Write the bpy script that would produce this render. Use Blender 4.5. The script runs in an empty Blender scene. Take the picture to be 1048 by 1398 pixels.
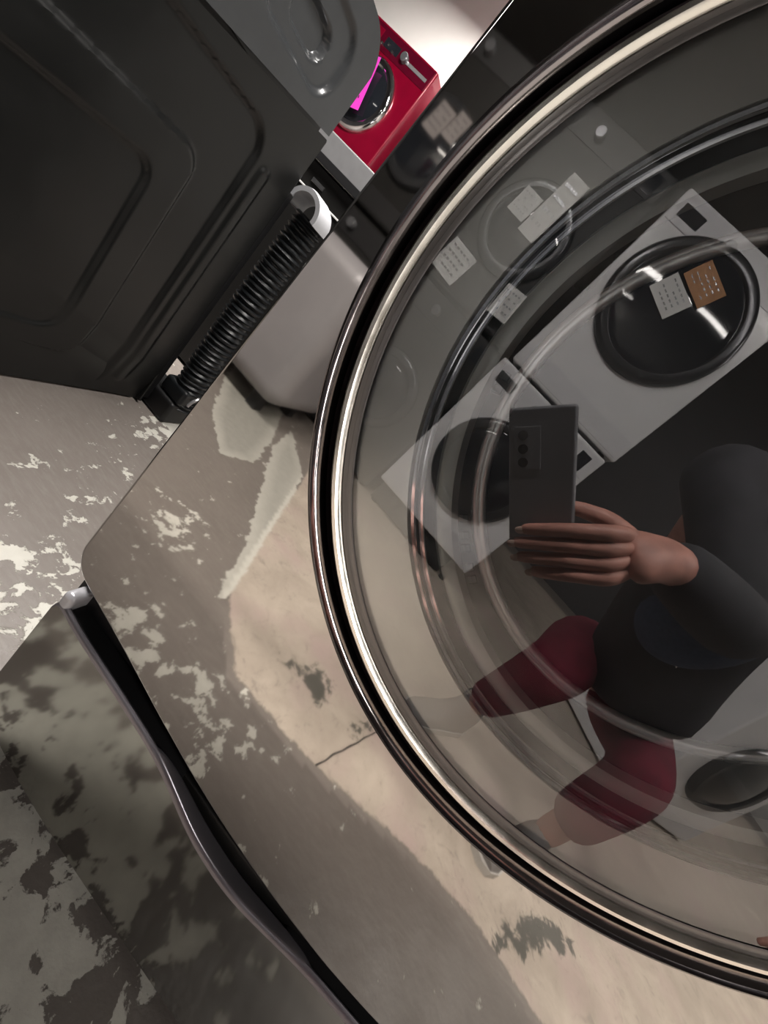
import bpy, bmesh, math, random
import numpy as np
from mathutils import Vector, Matrix, noise as mnoise
random.seed(3)
C = bpy.context.scene.collection
PI = math.pi
Z0 = .275                      # height of the washer's lower front edge above the floor

# ------------------------------------------------------------------ camera
R0 = Vector((0.6509009106986708, 0.2915242184151719, 0.7009576553034942))
R1 = Vector((0.7520193227420922, -0.12123236870355214, -0.647896327354517))
R2 = Vector((-0.10389871353233482, 0.9488500107258099, -0.29814210449067335))
CAM = Vector((0.2184, -0.2995, 0.4107 + Z0))
cd = bpy.data.cameras.new('camera'); cam = bpy.data.objects.new('camera', cd); C.objects.link(cam)
m = Matrix.Identity(4)
for i in range(3):
    m[i][0] = R0[i]; m[i][1] = -R1[i]; m[i][2] = -R2[i]; m[i][3] = CAM[i]
cam.matrix_world = m
cd.sensor_fit = 'VERTICAL'; cd.sensor_height = 36; cd.sensor_width = 27
cd.lens = 36 * 560 / 1398
cd.clip_start = .01; cd.clip_end = 60
bpy.context.scene.camera = cam

# ------------------------------------------------------------------ world, exposure
sc = bpy.context.scene
w = bpy.data.worlds.new('world'); sc.world = w; w.use_nodes = True
w.node_tree.nodes['Background'].inputs[0].default_value = (.62, .66, .72, 1)
w.node_tree.nodes['Background'].inputs[1].default_value = .12
vs = sc.view_settings
vs.view_transform = 'Standard'; vs.look = 'None'; vs.gamma = 1; vs.use_curve_mapping = False
vs.exposure = 0.38

# ------------------------------------------------------------------ ceiling lamps and added front fill lamps (x, y, power, lengths)
LAMPS = [(-2.0, 3.0, 62, 1.2, .3), (-1.2, .60, 105, 1.2, .3), (.75, .36, 66, 1.2, .2), (3.4, -3.4, 30, 1.2, .3), (2.6, -1.9, 42, 1.2, .3), (-3.2, -3.2, 8, 1.2, .3)]  # lamps at negative y are unseen, added to light the machine fronts
CEIL = 3.8; LAMPZ = 3.0

# ================================================================== helpers
def tag(o, label=None, cat=None, group=None, kind=None):
    if label: o['label'] = label
    if cat: o['category'] = cat
    if group: o['group'] = group
    if kind: o['kind'] = kind
    return o
def empty(name, loc, label, cat, group=None, rz=0):
    o = bpy.data.objects.new(name, None); C.objects.link(o)
    o.location = loc; o.rotation_euler = (0, 0, rz); o.empty_display_size = .05
    return tag(o, label, cat, group)
def obj(name, bm, mat, parent=None, smooth=True, fix=True):
    me = bpy.data.meshes.new(name)
    if fix: bmesh.ops.recalc_face_normals(bm, faces=bm.faces)
    bm.to_mesh(me); bm.free()
    mats = mat if isinstance(mat, (list, tuple)) else [mat]
    for q in mats: me.materials.append(q)
    if smooth:
        me.polygons.foreach_set('use_smooth', [True] * len(me.polygons))
        try: me.set_sharp_from_angle(angle=math.radians(38))
        except Exception: pass
    o = bpy.data.objects.new(name, me); C.objects.link(o)
    if smooth and 6 < len(me.polygons) < 3000:
        wn = o.modifiers.new('weighted_normals', 'WEIGHTED_NORMAL'); wn.keep_sharp = True; wn.weight = 90
    if parent: o.parent = parent
    return o
def BM(): return bmesh.new()
def box(bm, x0, x1, y0, y1, z0, z1, bev=0, seg=2, mi=0):
    r = bmesh.ops.create_cube(bm, size=1, matrix=Matrix.Translation(((x0+x1)/2, (y0+y1)/2, (z0+z1)/2)) @ Matrix.Diagonal((x1-x0, y1-y0, z1-z0, 1)))
    vs_ = r['verts']; fs = set(f for v in vs_ for f in v.link_faces)
    for f in fs: f.material_index = mi
    if bev:
        es = list(set(e for v in vs_ for e in v.link_edges))
        bmesh.ops.bevel(bm, geom=es, offset=bev, segments=seg, profile=.5, affect='EDGES')
    return bm
def revolve(bm, prof, cx, cz, cy=0, n=96, mi=0, closed=False, scale=1, ax='Y'):
    """profile [(r, y)] turned about the Y axis through (cx, cz)"""
    rings = []
    for r, y in prof:
        if r < 1e-6:
            rings.append([bm.verts.new((cx, cy+y, cz))]); continue
        rings.append([bm.verts.new((cx + r*math.cos(2*PI*k/n), cy+y, cz + r*math.sin(2*PI*k/n))) for k in range(n)])
    pairs = list(zip(rings, rings[1:])) + ([(rings[-1], rings[0])] if closed else [])
    for a, b in pairs:
        for k in range(n):
            q = (k+1) % n
            if len(a) == 1 and len(b) == 1: continue
            if len(a) == 1: f = bm.faces.new((a[0], b[q], b[k]))
            elif len(b) == 1: f = bm.faces.new((a[k], a[q], b[0]))
            else: f = bm.faces.new((a[k], a[q], b[q], b[k]))
            f.material_index = mi
    return bm
def tube(bm, pts, rad, n=12, caps=True, mi=0):
    pts = [Vector(p) for p in pts]; rads = rad if isinstance(rad, (list, tuple)) else [rad]*len(pts)
    up = None; rings = []
    for i, p in enumerate(pts):
        t = (pts[min(i+1, len(pts)-1)] - pts[max(i-1, 0)]).normalized()
        if up is None: up = t.orthogonal().normalized()
        up = (up - t*up.dot(t)).normalized(); sd = t.cross(up)
        rings.append([bm.verts.new(p + rads[i]*(up*math.cos(2*PI*k/n) + sd*math.sin(2*PI*k/n))) for k in range(n)])
    for a, b in zip(rings, rings[1:]):
        for k in range(n): bm.faces.new((a[k], a[(k+1) % n], b[(k+1) % n], b[k])).material_index = mi
    if caps:
        bm.faces.new(rings[0]).material_index = mi; bm.faces.new(rings[-1]).material_index = mi
    return bm
def torus(r, y, mr, k=10, flat=1):
    return [(r + mr*math.cos(2*PI*i/k), y + mr*flat*math.sin(2*PI*i/k)) for i in range(k)]
def catmull(P, n=8):
    P = [Vector(p) for p in P]; out = []
    for i in range(len(P)-1):
        a = P[max(i-1, 0)]; b = P[i]; c = P[i+1]; d = P[min(i+2, len(P)-1)]
        for k in range(n):
            t = k/n; out.append(.5*((2*b) + (c-a)*t + (2*a-5*b+4*c-d)*t*t + (3*b-a-3*c+d)*t*t*t))
    out.append(P[-1]); return out

# ================================================================== materials
def mat(name, col, rough=.4, metal=0., var=.08, scale=20., bump=0., spec=.5, coat=0., emit=0., rvar=0., stretch=None):
    mt = bpy.data.materials.new(name); mt.use_nodes = True; nt = mt.node_tree; N = nt.nodes; L = nt.links
    b = N['Principled BSDF']; b.inputs['Roughness'].default_value = rough; b.inputs['Metallic'].default_value = metal
    b.inputs['Specular IOR Level'].default_value = spec; b.inputs['Coat Weight'].default_value = coat
    b.inputs['Coat Roughness'].default_value = .05
    tc = N.new('ShaderNodeTexCoord'); mp = N.new('ShaderNodeMapping'); L.new(tc.outputs['Object'], mp.inputs[0])
    if stretch: mp.inputs['Scale'].default_value = stretch
    n = N.new('ShaderNodeTexNoise'); n.inputs['Scale'].default_value = scale; n.inputs['Detail'].default_value = 5
    L.new(mp.outputs[0], n.inputs['Vector'])
    r = N.new('ShaderNodeValToRGB'); L.new(n.outputs[0], r.inputs[0])
    lo = [max(0, c*(1-var)) for c in col]; hi = [min(1, c*(1+var)) for c in col]
    r.color_ramp.elements[0].position = .35; r.color_ramp.elements[1].position = .65
    r.color_ramp.elements[0].color = (*lo, 1); r.color_ramp.elements[1].color = (*hi, 1)
    L.new(r.outputs[0], b.inputs['Base Color'])
    if rvar:
        mr = N.new('ShaderNodeMapRange'); L.new(n.outputs[0], mr.inputs[0]); mr.inputs[1].default_value = .3; mr.inputs[2].default_value = .7
        mr.inputs[3].default_value = max(0, rough-rvar); mr.inputs[4].default_value = rough+rvar; L.new(mr.outputs[0], b.inputs['Roughness'])
    if bump:
        bp = N.new('ShaderNodeBump'); bp.inputs['Strength'].default_value = bump; bp.inputs['Distance'].default_value = .002
        L.new(n.outputs[0], bp.inputs['Height']); L.new(bp.outputs[0], b.inputs['Normal'])
    if emit:
        b.inputs['Emission Color'].default_value = (*col, 1); b.inputs['Emission Strength'].default_value = emit
    return mt
def glass_mat(name, tint, refl, rough=0., haze=0., hazecol=(.3, .33, .36)):
    """clear coated glass: part of the light mirrored, the rest passed through tinted, a trace scattered by smears"""
    mt = bpy.data.materials.new(name); mt.use_nodes = True; nt = mt.node_tree; N = nt.nodes; L = nt.links
    N.remove(N['Principled BSDF']); out = N['Material Output']
    tr = N.new('ShaderNodeBsdfTransparent'); tr.inputs[0].default_value = (*tint, 1)
    gl = N.new('ShaderNodeBsdfGlossy'); gl.inputs['Roughness'].default_value = rough; gl.inputs[0].default_value = (1, 1, 1, 1)
    fr = N.new('ShaderNodeFresnel'); fr.inputs[0].default_value = 1.45
    ad = N.new('ShaderNodeMath'); ad.operation = 'ADD'; ad.use_clamp = True; ad.inputs[1].default_value = refl - .035
    L.new(fr.outputs[0], ad.inputs[0])
    mx = N.new('ShaderNodeMixShader'); L.new(ad.outputs[0], mx.inputs[0]); L.new(tr.outputs[0], mx.inputs[1]); L.new(gl.outputs[0], mx.inputs[2])
    last = mx
    if haze:
        df = N.new('ShaderNodeBsdfDiffuse'); df.inputs[0].default_value = (*hazecol, 1)
        tc = N.new('ShaderNodeTexCoord'); n = N.new('ShaderNodeTexNoise'); n.inputs['Scale'].default_value = 7; n.inputs['Detail'].default_value = 6; n.inputs['Distortion'].default_value = 1.5
        L.new(tc.outputs['Object'], n.inputs['Vector'])
        mr = N.new('ShaderNodeMapRange'); L.new(n.outputs[0], mr.inputs[0]); mr.inputs[1].default_value = .4; mr.inputs[2].default_value = .75
        mr.inputs[3].default_value = haze*.4; mr.inputs[4].default_value = haze*2
        m2 = N.new('ShaderNodeMixShader'); L.new(mr.outputs[0], m2.inputs[0]); L.new(mx.outputs[0], m2.inputs[1]); L.new(df.outputs[0], m2.inputs[2]); last = m2
    L.new(last.outputs[0], out.inputs[0]); return mt

M = {}
M['steel'] = mat('graphite_steel', (.52, .50, .475), .035, 1., .05, 3, rvar=.015)
M['steel_ped'] = mat('graphite_steel_pedestal', (.38, .37, .345), .10, 1., .06, 3, rvar=.04)
M['lip'] = mat('lip_coating', (.20, .19, .21), .28, .8, .05, 30)
M['black'] = mat('black_plastic', (.006, .006, .007), .5, 0, .1, 40)
M['gasket'] = mat('dark_surround', (.09, .07, .078), .25, .5, .1, 30)
M['chrome'] = mat('satin_chrome', (.90, .87, .80), .22, 1., .04, 60, rvar=.05)
M['bezel'] = mat('bezel_metal', (.20, .19, .185), .3, .7, .06, 20)
M['highlight'] = mat('satin_highlight', (.92, .92, .90), .30, .75, .03, 60)
M['rim'] = mat('rim_metal', (.33, .30, .30), .10, 1., .04, 60, rvar=.04)
M['bright_chrome'] = mat('bright_chrome', (.86, .86, .88), .06, 1., .03, 60)
M['cap'] = mat('grey_end_cap', (.62, .62, .66), .25, .3, .04, 60)
M['border'] = mat('smoked_border', (.72, .70, .665), .30, .88, .04, 8)
M['glass'] = glass_mat('door_glass', (.86, .88, .88), .15, 0, .014)
M['bowl'] = glass_mat('bowl_glass', (.42, .47, .50), .10, .05, .26, (.50, .54, .50))
M['bowlring'] = mat('bowl_ring', (.42, .43, .41), .3, .3, .08, 15)
M['teal'] = mat('dark_seal', (.02, .028, .030), .25, 0, .1, 30)
M['drum'] = mat('drum_steel', (.10, .10, .105), .35, .9, .1, 30)
M['dark_panel'] = mat('black_sheet_metal', (.007, .0075, .0075), .34, .0, .1, 12, rvar=.05, coat=.08)
M['lit_cover'] = mat('lit_dark_cover', (.060, .064, .068), .25, .2, .06, 15, coat=.3)  # black machine's upper part, light on it put in as a greyer base
M['hose'] = mat('black_hose', (.010, .012, .014), .4, 0, .1, 30)
M['rubber'] = mat('rubber', (.012, .012, .013), .6, 0, .1, 30)
M['hook'] = mat('grey_hose_guide', (.52, .53, .56), .3, 0, .05, 30)
M['white'] = mat('white_enamel', (.78, .78, .80), .25, 0, .02, 10, coat=.3)
M['white2'] = mat('white_panel', (.70, .70, .73), .3, 0, .02, 10)
M['doordark'] = mat('dark_door_glass', (.012, .014, .018), .06, 0, .1, 10, spec=.6)
M['dkring'] = mat('dark_door_ring', (.05, .052, .056), .2, .5, .08, 20)
M['screen'] = mat('display_window', (.015, .017, .022), .1, 0, .1, 20)
M['knob'] = mat('grey_knob', (.22, .225, .24), .25, .6, .05, 20)
M['blue'] = mat('blue_sticker', (.07, .12, .30), .5, 0, .1, 40)
M['red'] = mat('red_enamel', (.24, .002, .022), .22, .2, .08, 10, coat=.3)
M['red2'] = mat('red_control_panel', (.11, .002, .016), .25, .2, .08, 10, coat=.3)
M['pink'] = mat('pink_tag_card', (.95, .06, .62), .5, 0, .04, 40)
M['ink'] = mat('tag_ink', (.09, .02, .08), .6, 0, .1, 40)
M['grey_paper'] = mat('grey_paper_sheet', (.26, .235, .23), .7, 0, .03, 30)
M['paper'] = mat('paper_sheet', (.72, .72, .71), .7, 0, .03, 30)
M['orange'] = mat('orange_print', (.46, .22, .09), .6, 0, .08, 60)
M['grey_m'] = mat('grey_appliance', (.30, .29, .30), .4, .1, .05, 5)
M['graph_m'] = mat('graphite_appliance', (.013, .0125, .012), .45, .1, .08, 8, spec=.25)
M['trim'] = mat('silver_trim', (.46, .46, .47), .25, .6, .04, 30)
M['wall_w'] = mat('white_painted_wall', (.86, .85, .82), .8, 0, .02, 4, bump=.1)
M['wall_d'] = mat('dark_painted_wall', (.07, .07, .075), .8, 0, .06, 4, bump=.1)
M['ceil'] = mat('ceiling_paint', (.11, .11, .11), .9, 0, .03, 5)
M['lampm'] = mat('lamp_housing', (.8, .8, .8), .5, 0, .02, 5)
M['tube'] = mat('lamp_diffuser', (1., .96, .9), .5, 0, 0, 5, emit=6.)
M['skin'] = mat('skin', (.50, .24, .19), .5, 0, .12, 60, bump=.2)
M['nail'] = mat('nail', (.72, .52, .44), .3, 0, .05, 60)
M['jacket'] = mat('dark_jacket', (.030, .030, .036), .85, 0, .25, 25, bump=.6)
M['maroon'] = mat('maroon_trousers', (.17, .014, .035), .85, 0, .2, 25, bump=.6)
M['denim'] = mat('blue_denim', (.05, .075, .13), .85, 0, .2, 90, bump=.4)
M['hair'] = mat('dark_hair', (.02, .015, .012), .6, 0, .3, 90, bump=.6, stretch=(1, 1, .2))
M['shoe'] = mat('grey_shoe', (.20, .185, .18), .7, 0, .1, 60, bump=.4)
M['sole'] = mat('pale_sole', (.55, .53, .5), .6, 0, .05, 30)
M['phone'] = mat('grey_phone_back', (.22, .22, .235), .35, .2, .05, 30)
M['lens'] = mat('phone_lens', (.005, .005, .008), .03, 0, 0, 30)

# ---------------- floor: worn grey paint over beige concrete with pale chips
def floor_mat():
    mt = bpy.data.materials.new('worn_painted_concrete'); mt.use_nodes = True; nt = mt.node_tree; N = nt.nodes; L = nt.links
    b = N['Principled BSDF']
    tc = N.new('ShaderNodeTexCoord')
    at = N.new('ShaderNodeAttribute'); at.attribute_name = 'wear_tone'; sp = N.new('ShaderNodeSeparateColor'); L.new(at.outputs['Color'], sp.inputs[0])
    def nz(scale, det=6, dist=0., rough=.6, st=None):
        n = N.new('ShaderNodeTexNoise'); n.inputs['Scale'].default_value = scale; n.inputs['Detail'].default_value = det
        n.inputs['Distortion'].default_value = dist; n.inputs['Roughness'].default_value = rough
        if st:
            mp = N.new('ShaderNodeMapping'); mp.inputs['Scale'].default_value = st; mp.inputs['Rotation'].default_value = (0, 0, .5); L.new(tc.outputs['Object'], mp.inputs[0]); L.new(mp.outputs[0], n.inputs['Vector'])
        else: L.new(tc.outputs['Object'], n.inputs['Vector'])
        return n.outputs[0]
    def math_(op, a, b_=None, cl=False):
        q = N.new('ShaderNodeMath'); q.operation = op; q.use_clamp = cl
        for i, v in enumerate((a, b_)):
            if v is None: continue
            if isinstance(v, (int, float)): q.inputs[i].default_value = v
            else: L.new(v, q.inputs[i])
        return q.outputs[0]
    def ramp(v, a, b_):
        q = N.new('ShaderNodeMapRange'); L.new(v, q.inputs[0]); q.inputs[1].default_value = a; q.inputs[2].default_value = b_; return q.outputs[0]
    def mix(f, c1, c2):
        q = N.new('ShaderNodeMix'); q.data_type = 'RGBA'
        if isinstance(f, (int, float)): q.inputs[0].default_value = f
        else: L.new(f, q.inputs[0])
        for i, c in ((6, c1), (7, c2)):
            if isinstance(c, tuple): q.inputs[i].default_value = (*c, 1)
            else: L.new(c, q.inputs[i])
        return q.outputs[2]
    paint = mix(nz(9, 5, .4), (.195, .170, .154), (.265, .233, .212))
    paint = mix(ramp(nz(26, 4, 0, .6, (1, 4, 1)), .45, .7), paint, (.26, .235, .21))
    chips = mix(nz(30), (.60, .585, .52), (.78, .76, .69))
    chips = mix(sp.outputs[2], chips, mix(nz(34, 7), (.27, .262, .235), (.44, .43, .385)))
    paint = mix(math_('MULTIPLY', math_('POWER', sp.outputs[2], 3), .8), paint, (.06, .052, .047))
    flake = ramp(math_('ADD', nz(21, 9, .25, .64), sp.outputs[0]), .985, 1.01)
    small = ramp(math_('ADD', nz(60, 6, .2, .6), math_('MULTIPLY', sp.outputs[0], .35)), .835, .865)
    beige = mix(ramp(nz(7, 8, .6, .65), .35, .65), (.47, .405, .34), (.62, .54, .455))
    beige = mix(ramp(nz(16, 9, 2.0, .78), .55, .72), beige, (.24, .21, .185))
    beige = mix(ramp(nz(4, 3), .5, .68), beige, (.54, .43, .39))
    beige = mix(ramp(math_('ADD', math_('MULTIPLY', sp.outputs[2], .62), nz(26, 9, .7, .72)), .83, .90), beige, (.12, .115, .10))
    c = mix(math_('MAXIMUM', flake, small), paint, chips)
    c = mix(ramp(math_('ADD', sp.outputs[1], math_('MULTIPLY', math_('SUBTRACT', nz(24, 8, 1.0, .7), .5), .34)), .47, .53), c, beige)
    L.new(c, b.inputs['Base Color'])
    rr = N.new('ShaderNodeMapRange'); L.new(nz(12, 5), rr.inputs[0]); rr.inputs[3].default_value = .28; rr.inputs[4].default_value = .6; L.new(rr.outputs[0], b.inputs['Roughness'])
    bp = N.new('ShaderNodeBump'); bp.inputs['Strength'].default_value = .5; bp.inputs['Distance'].default_value = .003
    L.new(math_('ADD', math_('MULTIPLY', flake, -.6), nz(40, 6)), bp.inputs['Height']); L.new(bp.outputs[0], b.inputs['Normal'])
    return mt
def poly_sd(px, py, poly):
    """signed distance (positive inside) of arrays to a polygon"""
    d = np.full(px.shape, 1e9); ins = np.zeros(px.shape, bool)
    n = len(poly)
    for i in range(n):
        ax, ay = poly[i]; bx, by = poly[(i+1) % n]
        ex, ey = bx-ax, by-ay; t = np.clip(((px-ax)*ex+(py-ay)*ey)/(ex*ex+ey*ey), 0, 1)
        d = np.minimum(d, np.hypot(px-ax-t*ex, py-ay-t*ey))
        cr = ((ay > py) != (by > py)) & (px < (bx-ax)*(py-ay)/(by-ay+1e-12)+ax); ins ^= cr
    return np.where(ins, d, -d)
def build_floor():
    s = .0125
    xs = np.concatenate([[-5, -3.5, -2.4, -1.8], np.arange(-1.3, 2.2, s), [2.6, 3.2, 4.2, 5]]); ys = np.concatenate([[-5.2, -4, -3, -2.4], np.arange(-1.9, 1.2, s), [1.6, 2.2, 2.9, 3.8]])
    X, Y = np.meshgrid(xs, ys, indexing='ij'); nx, ny = X.shape
    me = bpy.data.meshes.new('floor')
    co = np.stack([X, Y, np.zeros_like(X)], -1).reshape(-1, 3)
    i = np.arange(nx*ny).reshape(nx, ny)
    f = np.stack([i[:-1, :-1], i[1:, :-1], i[1:, 1:], i[:-1, 1:]], -1).reshape(-1, 4)
    me.from_pydata([], [], []); me.vertices.add(len(co)); me.vertices.foreach_set('co', co.ravel().astype(np.float32))
    me.loops.add(f.size); me.polygons.add(len(f)); me.polygons.foreach_set('loop_start', np.arange(0, f.size, 4)); me.loops.foreach_set('vertex_index', f.ravel()); me.update(calc_edges=True); me.validate()
    A = me.color_attributes.new('wear_tone', 'FLOAT_COLOR', 'POINT')
    # concrete worn bare in the aisle
    beige = [(.03, -.50), (.18, -.375), (.31, -.383), (.43, -.394), (.70, -.457), (.91, -.476), (1.11, -.446), (1.6, -.50), (5, -.6), (5, -5), (.0, -5), (-.25, -2.2), (-.40, -1.55), (-.12, -.86)]
    B = .5 + poly_sd(X, Y, beige)*9; B = np.clip(B, 0, 1)
    # pale strip of bare chips beside it
    strip = [(.02, -.46), (.03, -.56), (-.10, -.90), (-.34, -1.35), (-.62, -1.60), (-.50, -1.30), (-.27, -.95), (-.10, -.70)]
    D = np.full(X.shape, .33)
    D = np.maximum(D, np.clip(.5 + poly_sd(X, Y, strip)*14, 0, .85))
    lobe = [(-.45, -.90), (-.68, -1.067), (-.95, -1.4), (-1.3, -1.9), (-.9, -1.9), (-.55, -1.35), (-.40, -1.05)]
    D = np.maximum(D, np.clip(.5 + poly_sd(X, Y, lobe)*14, 0, .85))
    def blob(cx, cy, r, v, sx=1., sy=1.):
        nonlocal D
        q = np.exp(-(((X-cx)/sx)**2 + ((Y-cy)/sy)**2)/r**2); D = D*(1-q) + v*q
    blob(.02, -.24, .12, .50); blob(-.20, -.50, .10, .52); blob(.10, -.10, .14, .50); blob(.24, -.29, .10, .52); blob(-.55, .80, .09, .66); blob(-.52, .66, .06, .56)
    blob(-.10, .10, .14, .50); blob(-.16, .20, .10, .50); blob(.25, -.08, .22, .58, 1.2, .5); blob(.42, -.22, .12, .40); blob(.65, -.25, .22, .34, 1.5, .6)
    blob(-.35, .45, .20, .42)
    # dark residue patches on the bare concrete
    E = np.zeros(X.shape)
    for poly in ([(.92, -.44), (1.04, -.50), (1.30, -.70), (1.22, -.74), (1.02, -.60)], [(.47, -.52), (.53, -.60), (.50, -.66), (.42, -.55)], [(.20, -.50), (.30, -.62), (.40, -.60), (.36, -.50)]):
        E = np.maximum(E, np.clip(.5 + poly_sd(X, Y, poly)*14, 0, 1))
    nv = np.array([mnoise.fractal(Vector((float(a)*16, float(b)*16, 0)), .9, 2.1, 5) for a, b in zip(X.ravel(), Y.ravel())]).reshape(X.shape)
    E = np.clip(E*.75 + nv*.25*(E > .05), 0, 1)
    near = np.clip((.16 - Y)*7, 0, 1)*np.clip((X + .42 + (.1-Y)*.8)*5, 0, 1)*np.clip((Y+.52)*9, 0, 1)*(B < .35)  # darker paint and greyer chips in a band along the washer front
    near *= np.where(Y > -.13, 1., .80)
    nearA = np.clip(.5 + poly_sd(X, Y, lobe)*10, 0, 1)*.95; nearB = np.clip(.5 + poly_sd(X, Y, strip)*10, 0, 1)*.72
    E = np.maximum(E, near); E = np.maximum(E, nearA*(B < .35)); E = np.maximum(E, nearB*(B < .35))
    col = np.ones((nx*ny, 4), np.float32); col[:, 0] = D.ravel(); col[:, 1] = B.ravel(); col[:, 2] = E.ravel()
    A.data.foreach_set('color', col.ravel())
    me.materials.append(floor_mat())
    o = bpy.data.objects.new('floor', me); C.objects.link(o); tag(o, kind='structure')
    # sawn joint across the bare concrete
    bm = BM(); a = Vector((.430, -.394, 0)); b = Vector((.515, -.61, 0)); d = (b-a).normalized(); n = Vector((-d.y, d.x, 0))
    pts = []
    for k in range(40):
        t = k/39*3.2; jag = mnoise.noise(Vector((t*9, 0, 0)))*.004; wd = .0022 + .0012*mnoise.noise(Vector((t*30, 5, 0)))
        c = a + d*t*(b-a).length*1.6 + n*jag
        pts.append((bm.verts.new(c + n*wd + Vector((0, 0, .0006))), bm.verts.new(c - n*wd + Vector((0, 0, .0006)))))
    for p, q in zip(pts, pts[1:]): bm.faces.new((p[0], p[1], q[1], q[0]))
    j = obj('trim_1', bm, M['rubber'], smooth=False); j['kind'] = 'structure'
build_floor()

def struct(name, bm, m_):
    return tag(obj(name, bm, m_, smooth=False), kind='structure')
struct('wall_back', box(BM(), -5, 5, 3.8, 3.9, 0, CEIL), M['wall_w'])
struct('wall_front', box(BM(), -5, 5, -5.3, -5.2, 0, CEIL), M['wall_d'])
struct('wall_left', box(BM(), -5.1, -5, -5.2, 3.8, 0, CEIL), M['wall_d'])
struct('wall_right', box(BM(), 5, 5.1, -5.2, 3.8, 0, CEIL), M['wall_w'])
struct('ceiling', box(BM(), -5, 5, -5.2, 3.8, CEIL, CEIL+.08), M['ceil'])

LAMPLAB = ['ceiling lamp over the red dryer by the white wall', 'ceiling lamp above the black machine with the hose', 'ceiling lamp above the big dark washer', 'unseen fill lamp added in front, far right of the white tower', 'unseen fill lamp added in front, right of the crouching person', 'unseen fill lamp added in front, beyond the dark machines on the left']
for (lx, ly, pw, a, b), lab in zip(LAMPS, LAMPLAB):
    t = empty('ceiling_lamp', (lx, ly, LAMPZ), lab, 'lamp', 'ceiling lamps')
    obj('housing', box(BM(), -a/2-.03, a/2+.03, -b/2-.03, b/2+.03, -.06, 0, .008), M['lampm'], t)
    for q in (-.4, .4): obj('hanging_rod', tube(BM(), [(q, 0, -.001), (q, 0, CEIL-LAMPZ)], .005, 8), M['lampm'], t)
    obj('diffuser', box(BM(), -a/2, a/2, -b/2, b/2, -.068, -.058, .002), M['tube'], t)
    ld = bpy.data.lights.new('lamp_light', 'AREA'); ld.shape = 'RECTANGLE'; ld.size = a; ld.size_y = b; ld.energy = pw*1.0; ld.color = (1, .95, .90)
    lo = bpy.data.objects.new('lamp_light', ld); C.objects.link(lo); lo.parent = t; lo.location = (0, 0, -.075)

# ================================================================== the dark washer
W = .686; DX, DZ = .343, .4933 + Z0
washer = empty('washing_machine', (W/2, .35, Z0-.028), 'large dark graphite front-loading washer, its glass door filling the right of the photo', 'washing machine')
def wobj(name, bm, m_, par=None, smooth=True):
    """build in world coordinates, then parent keeping the place"""
    o = obj(name, bm, m_, None, smooth); p = par or washer
    o.parent = p; o.matrix_parent_inverse = Matrix.Translation(-wloc(p)); return o
def wloc(p):
    if p.type == 'MESH' and p.parent and p.matrix_parent_inverse != Matrix.Identity(4): return Vector((0, 0, 0))
    v = Vector(p.location); q = p
    while q.parent: q = q.parent; v += Vector(q.location)
    return v
def smooth_tab(xs, zs):
    q = np.linspace(0, W, 200); v = np.interp(q, xs, zs); k = np.hanning(21); k /= k.sum()
    return q, np.convolve(np.pad(v, 10, mode='reflect', reflect_type='odd'), k, 'valid')
ZBX, ZBZ = smooth_tab([0, .05, .084, .119, .183, .25, .30, .35, .40, .464, .52, .60, .686], [.030, .0204, .0150, .0085, -.0053, -.0165, -.0225, -.0256, -.0262, -.0238, -.0158, .001, .027])
ZLX, ZLZ = smooth_tab([0, .03, .062, .119, .19, .224, .26, .291, .325, .359, .39, .42, .457, .52, .60, .686], [-.012, -.018, -.024, -.028, -.034, -.040, -.052, -.0626, -.068, -.0692, -.064, -.056, -.046, -.038, -.028, -.014])
def zbot(x):                                          # lower edge of the front panel dips towards the middle
    return Z0 + float(np.interp(x, ZBX, ZBZ))
HT = Z0 + .965
def outline(th, inset=0.):
    """front panel outline along a ray from the door centre"""
    dx, dz = math.cos(th), math.sin(th); lo, hi = 0., 1.2; rc = .032
    def inside(x, z):
        zb = zbot(min(max(x, 0), W)) + inset; x0, x1, z1 = .004+inset, W-.004-inset, HT-inset
        if not (x0 <= x <= x1 and zb <= z <= z1): return False
        for cx, s in ((x0+rc, -1), (x1-rc, 1)):
            zc = zbot(min(max(cx, 0), W)) + inset + rc
            if (x-cx)*s > 0 and z < zc and math.hypot(x-cx, z-zc) > rc: return False
            if (x-cx)*s > 0 and z > z1-rc and math.hypot(x-cx, z-z1+rc) > rc: return False
        return True
    for _ in range(26):
        mid = (lo+hi)/2
        if inside(DX+dx*mid, DZ+dz*mid): lo = mid
        else: hi = mid
    return DX+dx*lo, DZ+dz*lo
bm = BM(); NN = 720; rings = []
prof = [('o', 0, .022), ('o', 0, .0035), ('o', .0011, .0012), ('o', .0035, 0), ('o', .0042, 0), ('m', .3, 0), ('m', .65, 0), ('m', .985, 0), ('c', .292, 0), ('c', .288, -.002)]
for kind, v, y in prof:
    ring = []
    for k in range(NN):
        th = 2*PI*k/NN
        if kind == 'o': x, z = outline(th, v)
        elif kind == 'c': x, z = DX+v*math.cos(th), DZ+v*math.sin(th)
        else:
            a = outline(th, .0035); x = a[0]*(1-v)+(DX+.292*math.cos(th))*v; z = a[1]*(1-v)+(DZ+.292*math.sin(th))*v
        ring.append(bm.verts.new((x, y, z)))
    rings.append(ring)
for a, b in zip(rings, rings[1:]):
    for k in range(NN): bm.faces.new((a[k], a[(k+1) % NN], b[(k+1) % NN], b[k]))
wobj('front_panel', bm, M['steel'])
wobj('cabinet', box(BM(), .006, W-.006, .0225, .74, Z0+.05, HT, .006), M['graph_m'])
wobj('base_skirt', box(BM(), .012, W-.012, .0235, .73, Z0-.027, Z0+.051, .003), M['black'])
wobj('top_plate', box(BM(), .0, W, .0, .75, HT+.0005, HT+.02, .006), M['steel'])
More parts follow.
